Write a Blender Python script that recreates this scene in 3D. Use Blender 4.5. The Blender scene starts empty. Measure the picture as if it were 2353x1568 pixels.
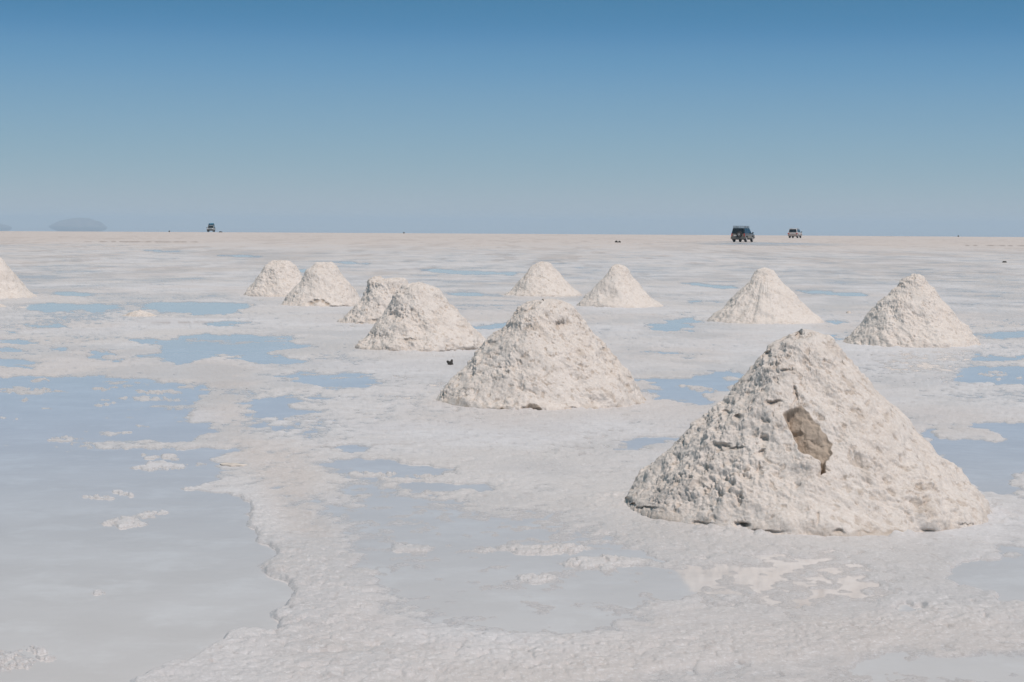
import bpy, bmesh, math, random
import numpy as np
from mathutils import Matrix, Vector

R = math.radians
scene = bpy.context.scene
COL = scene.collection

# ------------------------------------------------------------------ camera
CAM_H, LENS = 1.85, 65.0
W0, H0 = 2353.0, 1568.0                    # layout units: pixels of the survey picture
F = LENS / 36.0 * W0
PITCH, ROLL = math.atan((784 - 520.7) / F), 0.0058
CAM_M = (Matrix.Translation((0, 0, CAM_H)) @ Matrix.Rotation(math.pi / 2 - PITCH, 4, 'X')
         @ Matrix.Rotation(ROLL, 4, 'Z'))
cam_data = bpy.data.cameras.new('camera')
cam = bpy.data.objects.new('camera', cam_data)
COL.objects.link(cam)
cam.matrix_world = CAM_M
cam_data.lens, cam_data.sensor_width, cam_data.sensor_fit = LENS, 36.0, 'HORIZONTAL'
cam_data.clip_start, cam_data.clip_end = 0.1, 60000.0
scene.camera = cam

# ------------------------------------------------------------------ sky, sun, exposure
SUN_EL, SUN_AZ = R(64), R(147)             # azimuth clockwise from +Y (the view direction)
world = bpy.data.worlds.new('World')
scene.world = world
world.use_nodes = True
wn, wl = world.node_tree.nodes, world.node_tree.links
wn.clear()
tc = wn.new('ShaderNodeTexCoord')
sh = wn.new('ShaderNodeVectorMath'); sh.operation = 'MULTIPLY_ADD'
sh.inputs[1].default_value = (1, 1, 2.6); sh.inputs[2].default_value = (0, 0, 0.03)
nm = wn.new('ShaderNodeVectorMath'); nm.operation = 'NORMALIZE'
sky = wn.new('ShaderNodeTexSky'); sky.sky_type = 'NISHITA'; sky.sun_disc = False
sky.sun_elevation, sky.sun_rotation = SUN_EL, SUN_AZ
sky.altitude, sky.air_density, sky.dust_density, sky.ozone_density = 3600, 1.0, 0.0, 2.0
bg = wn.new('ShaderNodeBackground'); bg.inputs['Strength'].default_value = 0.10
wo = wn.new('ShaderNodeOutputWorld')
wl.new(tc.outputs['Generated'], sh.inputs[0]); wl.new(sh.outputs[0], nm.inputs[0])
# grades the sky per channel; low end lifted to add fill light from overhead
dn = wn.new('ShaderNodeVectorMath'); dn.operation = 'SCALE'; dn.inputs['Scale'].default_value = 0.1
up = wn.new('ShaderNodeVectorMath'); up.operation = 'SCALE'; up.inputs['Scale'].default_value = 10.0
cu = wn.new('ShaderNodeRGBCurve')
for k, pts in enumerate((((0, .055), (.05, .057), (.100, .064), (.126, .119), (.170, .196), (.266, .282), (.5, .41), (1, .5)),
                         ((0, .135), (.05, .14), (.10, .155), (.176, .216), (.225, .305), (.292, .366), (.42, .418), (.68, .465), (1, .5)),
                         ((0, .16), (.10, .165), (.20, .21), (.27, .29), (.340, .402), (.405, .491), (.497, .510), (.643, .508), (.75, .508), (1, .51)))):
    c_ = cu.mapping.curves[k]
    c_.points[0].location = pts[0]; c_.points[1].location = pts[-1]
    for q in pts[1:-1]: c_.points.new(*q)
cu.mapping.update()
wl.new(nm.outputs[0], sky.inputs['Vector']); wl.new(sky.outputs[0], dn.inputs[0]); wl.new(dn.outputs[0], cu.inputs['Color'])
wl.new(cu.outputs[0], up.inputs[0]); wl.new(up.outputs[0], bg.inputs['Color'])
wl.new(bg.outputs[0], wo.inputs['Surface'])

sun_data = bpy.data.lights.new('sun', 'SUN')
sun_data.energy, sun_data.angle, sun_data.color = 3.4, R(0.53), (1.0, 0.888, 0.822)
sun = bpy.data.objects.new('sun', sun_data)
COL.objects.link(sun)
sdir = Vector((math.sin(SUN_AZ) * math.cos(SUN_EL), math.cos(SUN_AZ) * math.cos(SUN_EL), math.sin(SUN_EL)))
sun.rotation_euler = sdir.to_track_quat('Z', 'Y').to_euler()
sun.location = (20, -20, 40)

vs = scene.view_settings
vs.view_transform, vs.look, vs.exposure, vs.gamma, vs.use_curve_mapping = 'Standard', 'None', 0.0, 1.0, False
scene.cycles.max_bounces, scene.cycles.diffuse_bounces, scene.cycles.glossy_bounces = 8, 6, 4
scene.cycles.volume_bounces = 1

# ------------------------------------------------------------------ layout helpers
CMI = np.array(CAM_M.inverted())
CM3 = CAM_M.to_3x3()

def ground(x, y, z=0.0):
    d = CM3 @ Vector(((x - W0 / 2) / F, -(y - H0 / 2) / F, -1.0))
    t = (z - CAM_H) / d.z
    return Vector((d.x * t, d.y * t, z))

def project(P):
    q = P @ CMI[:3, :3].T + CMI[:3, 3]
    dz = np.where(q[:, 2] < -0.1, -q[:, 2], 1e9)
    return W0 / 2 + F * q[:, 0] / dz, H0 / 2 - F * q[:, 1] / dz, q[:, 2] < -0.1

def px_per_m(p):
    q = CAM_M.inverted() @ Vector(p)
    return F / -q.z

# ------------------------------------------------------------------ numpy noise
def _h(ix, iy, iz, seed):
    n = (ix.astype(np.int64) * 374761393 + iy.astype(np.int64) * 668265263 + iz.astype(np.int64) * 2147483647 // 3
         + seed * 974711) & 0xFFFFFFFF
    n = ((n ^ (n >> 13)) * 1274126177) & 0xFFFFFFFF
    n = ((n ^ (n >> 16)) * 2246822519) & 0xFFFFFFFF
    return ((n ^ (n >> 15)) & 0xFFFFFF).astype(np.float64) / 16777215.0

def vn3(x, y, z, seed=0):
    fx, fy, fz = np.floor(x), np.floor(y), np.floor(z)
    ux, uy, uz = x - fx, y - fy, z - fz
    ux, uy, uz = [u * u * u * (u * (u * 6 - 15) + 10) for u in (ux, uy, uz)]
    r = 0
    for a in (0, 1):
        wa = ux if a else 1 - ux
        for b in (0, 1):
            wb = uy if b else 1 - uy
            for c in (0, 1):
                r = r + wa * wb * (uz if c else 1 - uz) * _h(fx + a, fy + b, fz + c, seed)
    return r

def vn2(x, y, seed=0):
    fx, fy = np.floor(x), np.floor(y)
    ux, uy = x - fx, y - fy
    ux, uy = [u * u * u * (u * (u * 6 - 15) + 10) for u in (ux, uy)]
    z = np.zeros_like(fx)
    return ((1 - ux) * (1 - uy) * _h(fx, fy, z, seed) + ux * (1 - uy) * _h(fx + 1, fy, z, seed)
            + (1 - ux) * uy * _h(fx, fy + 1, z, seed) + ux * uy * _h(fx + 1, fy + 1, z, seed))

def fbm2(x, y, octs, seed=0, gain=0.5):
    r, a, t = 0, 1.0, 0
    for k in range(octs):
        c, s = math.cos(k * 1.1 + .4), math.sin(k * 1.1 + .4)
        r = r + a * vn2((x * c - y * s) * 2.03 ** k, (x * s + y * c) * 2.03 ** k, seed + k * 17)
        t += a; a *= gain
    return r / t

def fbm3(p, octs, seed=0, gain=0.5):
    r, a, t = 0, 1.0, 0
    x, y, z = p
    for k in range(octs):
        c, s = math.cos(k * 1.1 + .4), math.sin(k * 1.1 + .4)
        m = 2.03 ** k
        r = r + a * vn3((x * c - y * s) * m, (x * s + y * c) * m, (z + .3 * x) * m, seed + k * 17)
        t += a; a *= gain
    return r / t

def clod3(p, seed=0):
    """rounded lumps: 1 in the middle of a lump, 0 in the gap between lumps"""
    x, y, z = p
    fx, fy, fz = np.floor(x), np.floor(y), np.floor(z)
    best = np.full(x.shape, 9.0)
    for a in (-1, 0, 1):
        for b in (-1, 0, 1):
            for c in (-1, 0, 1):
                gx, gy, gz = fx + a, fy + b, fz + c
                d = ((gx + _h(gx, gy, gz, seed) - x) ** 2 + (gy + _h(gx, gy, gz, seed + 1) - y) ** 2
                     + (gz + _h(gx, gy, gz, seed + 2) - z) ** 2)
                best = np.minimum(best, d)
    return np.sqrt(np.clip(1 - best * 1.15, 0, 1))

def clod2(x, y, seed=0):
    fx, fy = np.floor(x), np.floor(y)
    best = np.full(x.shape, 9.0)
    z = np.zeros_like(fx)
    for a in (-1, 0, 1):
        for b in (-1, 0, 1):
            gx, gy = fx + a, fy + b
            d = (gx + _h(gx, gy, z, seed) - x) ** 2 + (gy + _h(gx, gy, z, seed + 1) - y) ** 2
            best = np.minimum(best, d)
    return np.sqrt(np.clip(1 - best * 1.3, 0, 1))

def sstep(a, b, x):
    t = np.clip((x - a) / (b - a), 0, 1)
    return t * t * (3 - 2 * t)

def in_poly(px, py, poly):
    r = np.zeros(px.shape, bool)
    n = len(poly)
    for i in range(n):
        x1, y1 = poly[i]; x2, y2 = poly[(i + 1) % n]
        if y1 == y2: continue
        c = ((y1 > py) != (y2 > py)) & (px < (x2 - x1) * (py - y1) / (y2 - y1) + x1)
        r ^= c
    return r

def poly_dist(px, py, poly):
    d = np.full(px.shape, 1e9)
    n = len(poly)
    for i in range(n):
        x1, y1 = poly[i]; x2, y2 = poly[(i + 1) % n]
        ex, ey = x2 - x1, y2 - y1
        t = np.clip(((px - x1) * ex + (py - y1) * ey) / (ex * ex + ey * ey + 1e-9), 0, 1)
        d = np.minimum(d, np.hypot(px - x1 - t * ex, py - y1 - t * ey))
    return d

def np_mesh(name, verts, quads, tris=None, attrs=None, smooth=True):
    me = bpy.data.meshes.new(name)
    nq, nt = len(quads), 0 if tris is None else len(tris)
    me.vertices.add(len(verts)); me.vertices.foreach_set('co', np.ascontiguousarray(verts, np.float32).ravel())
    loops = np.concatenate([quads.ravel()] + ([tris.ravel()] if nt else [])).astype(np.int32)
    me.loops.add(len(loops)); me.loops.foreach_set('vertex_index', loops)
    me.polygons.add(nq + nt)
    st = np.concatenate([np.arange(nq) * 4, nq * 4 + np.arange(nt) * 3]).astype(np.int32)
    me.polygons.foreach_set('loop_start', st)
    me.polygons.foreach_set('use_smooth', np.full(nq + nt, smooth))
    for k, v in (attrs or {}).items():
        a = me.attributes.new(k, 'FLOAT', 'POINT'); a.data.foreach_set('value', v.astype(np.float32))
    me.update(calc_edges=True)
    me.validate()
    return me

def link(name, me, m=None, parent=None):
    o = bpy.data.objects.new(name, me)
    COL.objects.link(o)
    if m is not None and me is not None:
        me.materials.clear(); me.materials.append(m)
    if parent is not None: o.parent = parent
    return o

def tag(o, label=None, cat=None, group=None, kind=None):
    for k, v in (('label', label), ('category', cat), ('group', group), ('kind', kind)):
        if v: o[k] = v
    return o

# ------------------------------------------------------------------ materials
class N:
    """small node graph helper"""
    def __init__(s, name):
        s.m = bpy.data.materials.new(name); s.m.use_nodes = True
        s.t = s.m.node_tree; s.n, s.l = s.t.nodes, s.t.links
        s.p = s.n['Principled BSDF']
        s.co = s.n.new('ShaderNodeTexCoord').outputs['Object']
    def noise(s, scale, detail=4, rough=.55, vec=None):
        k = s.n.new('ShaderNodeTexNoise'); k.inputs['Scale'].default_value = scale
        k.inputs['Detail'].default_value = detail; k.inputs['Roughness'].default_value = rough
        s.l.new(vec or s.co, k.inputs['Vector']); return k.outputs['Fac']
    def ramp(s, f, a, b, lo=0.0, hi=1.0):
        k = s.n.new('ShaderNodeMapRange'); k.interpolation_type = 'SMOOTHSTEP'
        s.l.new(f, k.inputs['Value'])
        for i, v in zip((1, 2, 3, 4), (a, b, lo, hi)): k.inputs[i].default_value = v
        return k.outputs[0]
    def math(s, op, a, b=None):
        k = s.n.new('ShaderNodeMath'); k.operation = op
        for i, v in enumerate((a, b)):
            if v is None: continue
            if hasattr(v, 'default_value') or hasattr(v, 'is_linked'): s.l.new(v, k.inputs[i])
            else: k.inputs[i].default_value = v
        return k.outputs[0]
    def mix(s, f, a, b):
        k = s.n.new('ShaderNodeMix'); k.data_type = 'RGBA'
        for i, v in ((0, f), (6, a), (7, b)):
            if isinstance(v, tuple): k.inputs[i].default_value = v + (1,)
            elif isinstance(v, (int, float)): k.inputs[i].default_value = v
            else: s.l.new(v, k.inputs[i])
        return k.outputs[2]
    def attr(s, name):
        k = s.n.new('ShaderNodeAttribute'); k.attribute_name = name; return k.outputs['Fac']
    def bump(s, h, strength, dist, prev=None):
        k = s.n.new('ShaderNodeBump'); k.inputs['Strength'].default_value = strength
        k.inputs['Distance'].default_value = dist; s.l.new(h, k.inputs['Height'])
        if prev is not None: s.l.new(prev, k.inputs['Normal'])
        return k.outputs[0]
    def scaled(s, v):
        k = s.n.new('ShaderNodeMapping'); k.inputs['Scale'].default_value = v
        s.l.new(s.co, k.inputs['Vector']); return k.outputs[0]
    def set(s, **kw):
        for k, v in kw.items():
            k = {'color': 'Base Color', 'rough': 'Roughness', 'metal': 'Metallic', 'ior': 'IOR', 'normal': 'Normal',
                 'coat': 'Coat Weight', 'spec': 'Specular IOR Level'}[k]
            if isinstance(v, tuple): s.p.inputs[k].default_value = v + (1,)
            elif isinstance(v, (int, float)): s.p.inputs[k].default_value = v
            else: s.l.new(v, s.p.inputs[k])
        return s.m

def plain(name, c, rough=.5, metal=0.0, coat=0.0, var=.12, scale=6.0):
    g = N(name)
    f = g.noise(scale, 5)
    return g.set(color=g.mix(g.ramp(f, .3, .7), tuple(v * (1 - var) for v in c), tuple(min(1, v * (1 + var)) for v in c)),
                 rough=rough, metal=metal, coat=coat)

def mat_pile():
    g = N('heaped_salt')
    c = g.mix(g.ramp(g.noise(3.0, 5, .6), .35, .7), (.63, .56, .495), (.67, .612, .555))
    c = g.mix(g.ramp(g.noise(55, 3, .6), .35, .75), c, (.74, .69, .64))
    sp = g.math('MULTIPLY', g.ramp(g.noise(17, 6, .72), .54, .68), g.ramp(g.noise(2.6, 3), .38, .62))
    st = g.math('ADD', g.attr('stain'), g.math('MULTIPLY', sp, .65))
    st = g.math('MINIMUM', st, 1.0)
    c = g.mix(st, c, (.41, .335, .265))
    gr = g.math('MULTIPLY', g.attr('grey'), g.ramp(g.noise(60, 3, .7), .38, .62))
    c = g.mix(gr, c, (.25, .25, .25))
    b = g.bump(g.noise(36, 8, .76), .45, .022)
    b = g.bump(g.noise(110, 4, .75), .5, .008, b)
    return g.set(color=c, rough=.75, normal=b, spec=.3)

def mat_ground():
    g = N('salt_crust')
    a = g.ramp(g.noise(.8, 6, .6), .3, .7)
    c = g.mix(a, (.60, .588, .587), (.675, .668, .675))
    c = g.mix(g.math('MULTIPLY', g.ramp(g.noise(6.5, 6, .68), .44, .64), .75), c, (.555, .545, .55))
    c = g.mix(g.math('MULTIPLY', g.ramp(g.noise(3.1, 5, .65), .50, .68), .4), c, (.60, .56, .53))
    c = g.mix(g.math('MULTIPLY', g.ramp(g.noise(17, 6, .7), .52, .68), .5), c, (.72, .715, .715))
    c = g.mix(g.math('MULTIPLY', g.ramp(g.noise(.55, 7, .66), .50, .64), .5), c, (.56, .545, .55))
    c = g.mix(g.ramp(g.noise(.13, 5, .6), .4, .68), c, (.59, .56, .535))
    c = g.mix(g.math('MULTIPLY', g.ramp(g.noise(28, 5, .7), .5, .7), .3), c, (.52, .505, .49))
    c = g.mix(g.attr('tan'), c, (.57, .505, .46))
    c = g.mix(g.attr('wet'), c, (.58, .55, .535))
    c = g.mix(g.math('MULTIPLY', g.ramp(g.noise(52, 4, .7), .52, .66), .6), c, (.76, .75, .75))
    c = g.mix(g.attr('dirt'), c, (.34, .29, .26))
    r = g.math('SUBTRACT', .85, g.math('MULTIPLY', g.math('POWER', g.attr('wet'), .6), .74))
    b = g.bump(g.noise(24, 8, .76), .75, .016)
    b = g.bump(g.noise(120, 4, .75), .4, .005, b)
    return g.set(color=c, rough=r, normal=b, ior=1.33)

def mat_water():
    g = N('shallow_brine')
    c = g.mix(g.ramp(g.noise(1.1, 6, .62), .3, .72), (.615, .575, .55), (.665, .63, .61))
    c = g.mix(g.math('MULTIPLY', g.ramp(g.noise(1.9, 8, .7), .46, .68), .7), c, (.72, .695, .68))
    c = g.mix(g.math('MULTIPLY', g.ramp(g.noise(.35, 4), .5, .7), .5), c, (.60, .56, .54))
    b = g.bump(g.noise(9, 2, .5), .05, .01)
    return g.set(color=c, rough=.06, ior=1.333, normal=b)

M_PILE, M_GROUND, M_WATER = mat_pile(), mat_ground(), mat_water()

# ------------------------------------------------------------------ wet / dry layout of the salt flat
def q1(*p): return [(x / 2, y / 2 + 527) for x, y in p]
def q2(*p): return [(x / 2, y / 2 + 1047.5) for x, y in p]
def q3(*p): return [(x / 2 + 1176.5, y / 2 + 1047.5) for x, y in p]
def q4(*p): return [(x / 2 + 1176.5, y / 2 + 527) for x, y in p]

DAMP = [  # value, outline: smooth damp crust
    (.43, q4((1530, 560), (2150, 552), (2020, 715), (1640, 715))),
    (.44, q4((150, 965), (500, 960), (760, 900), (700, 1041), (100, 1041))),
    (.30, q2((1520, 60), (1750, 130), (2353, 270), (2353, 830), (2100, 800), (1800, 690), (1660, 560), (1560, 440), (1480, 310))),
    (.31, q3((0, 200), (600, 380), (760, 520), (850, 660), (700, 690), (500, 800), (100, 835), (0, 835))),
    (.36, q3((760, 480), (1400, 440), (1800, 520), (1760, 700), (1100, 720), (800, 640))),
    (.33, q3((1650, 940), (2653, 850), (2653, 1060), (1500, 1060))),
    (.36, q3((300, 960), (1100, 940), (1150, 1041), (250, 1041))),
    (.44, q1((1130, 780), (1560, 760), (1900, 850), (1500, 930), (1150, 960))),
    (.50, q1((2050, 690), (2353, 830), (2353, 900), (1900, 850), (1740, 720))),
]
WATER = [
    q1((690, 590), (740, 550), (690, 520), (780, 500), (880, 480), (960, 482), (1100, 490), (1280, 500), (1400, 540),
       (1400, 555), (1270, 560), (1310, 595), (1450, 605), (1480, 615), (1300, 620), (1200, 635), (1120, 610),
       (1040, 585), (960, 580), (900, 600), (850, 632), (780, 628)),
    q1((530, 505), (690, 503), (740, 530), (690, 545), (560, 515)),
    q1((430, 560), (500, 565), (555, 600), (550, 615), (460, 605), (410, 575)),
    q1((160, 362), (230, 348), (420, 350), (570, 360), (580, 375), (490, 380), (420, 365), (330, 372), (250, 388), (200, 377)),
    q1((700, 350), (800, 343), (1120, 347), (1140, 370), (1060, 390), (880, 394), (740, 377)),
    q1((200, 299), (330, 297), (450, 303), (330, 312)),
    q1((-200, 518), (190, 512), (150, 530), (-200, 532)), q1((-200, 625), (-200, 585), (110, 600), (165, 642), (100, 644)),
    q1((-200, 562), (60, 552), (120, 562), (-200, 575)),
    q1((200, 447), (340, 443), (270, 460)), q1((40, 470), (120, 466), (110, 480), (50, 480)), q1((230, 548), (360, 540), (300, 560)),
    q1((1000, 435), (1110, 432), (1100, 450), (1000, 450)),
    # large pool on the left, upper and lower half
    q1((-700, 690), (80, 684), (400, 682), (700, 688), (940, 738), (920, 780), (930, 810), (850, 840), (850, 880), (950, 920),
       (970, 950), (900, 975), (700, 972), (450, 985), (250, 980), (300, 995), (500, 1010), (1080, 1012), (1060, 1041), (960, 1052),
       (1000, 1090), (1040, 1110), (960, 1190), (-700, 1190)),
    q2((-700, 20), (960, 30), (1000, 90), (850, 150), (900, 178), (1100, 178), (1150, 220), (1150, 280), (1170, 340), (1200, 400), (1290, 440),
       (1240, 480), (1230, 520), (1290, 570), (1340, 610), (1350, 650), (1240, 700), (1270, 760), (1290, 820), (1200, 812),
       (1080, 818), (1000, 880), (900, 930), (640, 1000), (560, 1070), (-700, 1070)),
    q1((1200, 672), (1400, 664), (1690, 665), (1735, 710), (1650, 742), (1560, 740), (1440, 725), (1330, 697), (1220, 690)),
    q1((1170, 800), (1440, 778), (1330, 815), (1420, 850), (1250, 872), (1130, 868)), q1((1150, 890), (1310, 910), (1200, 918)),
    q1((1470, 1005), (1650, 998), (1710, 1018), (1620, 1032), (1500, 1015)),
    q2((1500, 20), (1800, 20), (2040, 60), (2230, 90), (1900, 104), (1700, 112), (1570, 82)), q2((1850, 125), (2230, 130), (2250, 162), (1900, 165)),
    q3((2180, 425), (2653, 425), (2653, 455), (2260, 448)), q3((2090, 482), (2653, 460), (2653, 640), (2300, 690), (2190, 640), (2000, 560)),
    q3((1760, 705), (1850, 680), (1930, 720), (1840, 735)),
    q3((0, 470), (250, 440), (600, 430), (640, 455), (300, 520), (0, 540)), q3((640, 520), (750, 545), (820, 640), (720, 670), (600, 620)),
    q4((580, 690), (730, 688), (850, 675), (940, 675), (960, 700), (1060, 700), (870, 818), (780, 812), (660, 760), (600, 720)),
    q4((890, 655), (1060, 658), (1080, 692), (960, 682)),
    q4((620, 440), (760, 420), (900, 400), (900, 425), (830, 475), (680, 465)), q4((1440, 425), (1575, 433), (1540, 447)),
    q4((1400, 495), (1520, 488), (1500, 512), (1430, 507)), q4((2150, 478), (2653, 472), (2653, 503), (2180, 503)),
    q4((2100, 640), (2653, 632), (2653, 718), (2020, 714)), q4((2160, 582), (2653, 585), (2300, 606), (2160, 606)),
    q4((720, 254), (880, 254), (1045, 266), (1045, 280), (880, 270)), q4((1290, 284), (1600, 298), (1700, 312), (1500, 308)),
    q4((820, 330), (980, 338), (960, 346), (830, 340)),
    q4((1750, 835), (1800, 850), (1815, 882), (1760, 880)),
    q4((1800, 905), (1860, 920), (2000, 972), (2240, 980), (2150, 895), (2653, 890), (2653, 1060), (1940, 1060)),
    q3((1950, 0), (2653, 0), (2653, 70), (2353, 90), (2330, 190), (2200, 170), (2050, 90)),
    q4((500, 1020), (600, 955), (770, 962), (690, 1000)), q4((700, 570), (860, 575), (840, 605), (760, 590)),
    q1((980, 123), (1210, 127), (1210, 132), (1000, 129)), q1((1530, 154), (1700, 160), (1690, 166), (1540, 161)),
    q1((1940, 194), (2000, 189), (2360, 206), (2360, 214), (2150, 213)), q1((1385, 188), (1445, 190), (1440, 204), (1390, 204)),
    q1((2180, 440), (2353, 434), (2353, 466), (2210, 462)), q1((590, 97), (720, 101), (860, 107), (720, 107)),
    q1((2060, 300), (2353, 306), (2353, 313), (2080, 308)),
]
CRUST = [  # small dry islands: centre x, centre y, half width, half height
    (102, 876, 24, 3.5), (65, 898, 85, 7), (275, 893, 34, 5), (340, 900, 32, 4.5), (395, 897, 30, 4.5), (330, 917, 70, 4), (380, 914, 40, 4),
    (235, 928, 15, 3.5), (143, 941, 14, 4), (247, 995, 50, 5), (165, 1009, 46, 6), (320, 979, 14, 4), (50, 920, 14, 4), (15, 964, 9, 5),
    (330, 1026, 215, 8), (372, 1072, 72, 9), (375, 1054, 24, 5), (290, 1132, 19, 6), (225, 1144, 13, 4), (295, 1200, 42, 17),
    (335, 1183, 38, 8), (228, 1364, 14, 5), (490, 1122, 65, 10), (15, 965, 8, 5), (105, 872, 20, 3),
    (20, 1520, 55, 26), (60, 1500, 45, 16), (95, 1516, 26, 8), (565, 873, 30, 7), (655, 872, 24, 6),
    (1600, 892, 40, 6), (1330, 872, 30, 4), (2290, 858, 40, 5), (2330, 868, 30, 4), (1040, 1098, 75, 12), (1110, 1140, 110, 12), (870, 1090, 60, 6),
    (700, 1130, 40, 14), (790, 1150, 40, 12), (1230, 1263, 110, 9), (1400, 1295, 90, 12), (1235, 1330, 40, 10), (940, 1262, 40, 7),
]
TRACK = [q1((950, 585), (1060, 600), (1200, 650), (1160, 740), (1130, 830), (1150, 960), (1350, 1000), (1420, 1041), (1440, 1150), (1180, 1150),
            (1060, 1041), (1010, 980), (960, 900), (1010, 760), (920, 700), (860, 640)),
         q2((1150, 0), (1460, 0), (1430, 120), (1480, 260), (1560, 420), (1400, 420), (1290, 260), (1200, 140))]
RIM = [q2((1100, 180), (1230, 160), (1340, 400), (1500, 450), (1600, 560), (1660, 650), (1720, 720), (1640, 775), (1950, 820), (2353, 850), (2900, 830),
          (3600, 790), (4706, 640), (4706, 760), (3700, 930), (2600, 1030), (1900, 1050), (600, 1060), (700, 990), (900, 925), (1000, 875), (1080, 812),
          (1290, 815), (1260, 720), (1350, 650), (1340, 610), (1230, 520), (1240, 480), (1290, 440), (1150, 340))]

GX0, GX1, GY0, GY1, GS = -340.0, 2694.0, 530.0, 1700.0, 2.0

def blur(a, r, axis):
    k = int(max(1, r))
    for _ in range(2):
        pad = [(0, 0), (0, 0)]; pad[axis] = (k, k)
        c = np.cumsum(np.pad(a, pad, mode='edge'), axis=axis)
        n = a.shape[axis]
        hi = np.take(c, np.arange(2 * k, n + 2 * k), axis=axis)
        lo = np.take(c, np.arange(0, n), axis=axis)
        a = (hi - lo) / (2 * k)
    return a

def layout():
    xs, ys = np.arange(GX0, GX1, GS), np.arange(GY0, GY1, GS)
    X, Y = np.meshgrid(xs, ys)
    jx = (fbm2(X / 50, Y / 14, 5, 5) - .5) * 60 * sstep(540, 800, Y)
    jy = (fbm2(X / 50, Y / 14, 5, 9) - .5) * 16 * sstep(540, 900, Y)
    far_ = sstep(600, 680, Y) * (1 - .55 * sstep(1000, 1200, Y))
    jx = jx + far_ * ((fbm2(X / 150, Y / 5.0, 3, 15, .6) - .5) * 120 + (fbm2(X / 40, Y / 2.2, 3, 19, .6) - .5) * 34)
    PX, PY = X + jx, Y + jy
    base = .86 - .19 * sstep(580, 760, Y) * (1 - .5 * sstep(1150, 1350, Y))
    m = base.copy()
    for v, p in DAMP: m = np.where(in_poly(PX, PY, p), v, m)
    m = blur(blur(m, 24, 1), 11, 0)
    rim = np.zeros_like(m)
    for p in RIM: rim = np.maximum(rim, in_poly(PX, PY, p))
    rim = blur(blur(rim, 7, 1), 4, 0)
    m = m + (.92 - m) * rim
    w = np.zeros_like(m)
    for p in WATER: w = np.maximum(w, in_poly(PX, PY, p))
    ny = sstep(900, 1300, Y)
    soft = blur(blur(w, 3, 1), 1, 0) * (1 - ny) + blur(blur(w, 6, 1), 3, 0) * ny
    m = m * (1 - soft) + .17 * soft
    for cx, cy, a, b in CRUST:
        k = np.exp(-(((PX - cx) / a) ** 2 + ((PY - cy) / b) ** 2) ** 2)
        rg = .1 + .95 * sstep(.30, .62, fbm2(X / 11, Y / 3.6, 5, int(cx), .6))
        m = m + (.74 - m) * np.where(m < .74, np.minimum(1, k * 1.25) * np.clip(rg * 1.25, 0, 1), 0)
    t = np.zeros_like(m)
    for p in TRACK: t = np.maximum(t, in_poly(PX, PY, p))
    t = blur(blur(t, 14, 1), 8, 0)
    return m, t, rim

def sample(img, px, py, default):
    u, v = (px - GX0) / GS, (py - GY0) / GS
    ok = (u > 0) & (v > 0) & (u < img.shape[1] - 1.01) & (v < img.shape[0] - 1.01)
    u, v = np.where(ok, u, 0), np.where(ok, v, 0)
    i, j = u.astype(int), v.astype(int)
    a, b = u - i, v - j
    r = ((1 - a) * (1 - b) * img[j, i] + a * (1 - b) * img[j, i + 1] + (1 - a) * b * img[j + 1, i] + a * b * img[j + 1, i + 1])
    return np.where(ok, r, default)

PILE_FEET = []   # x, y, radius: the apron of dry salt round each heap (filled by the list below)
CREST = 462.0    # the flat dips gently away from here on

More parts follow.
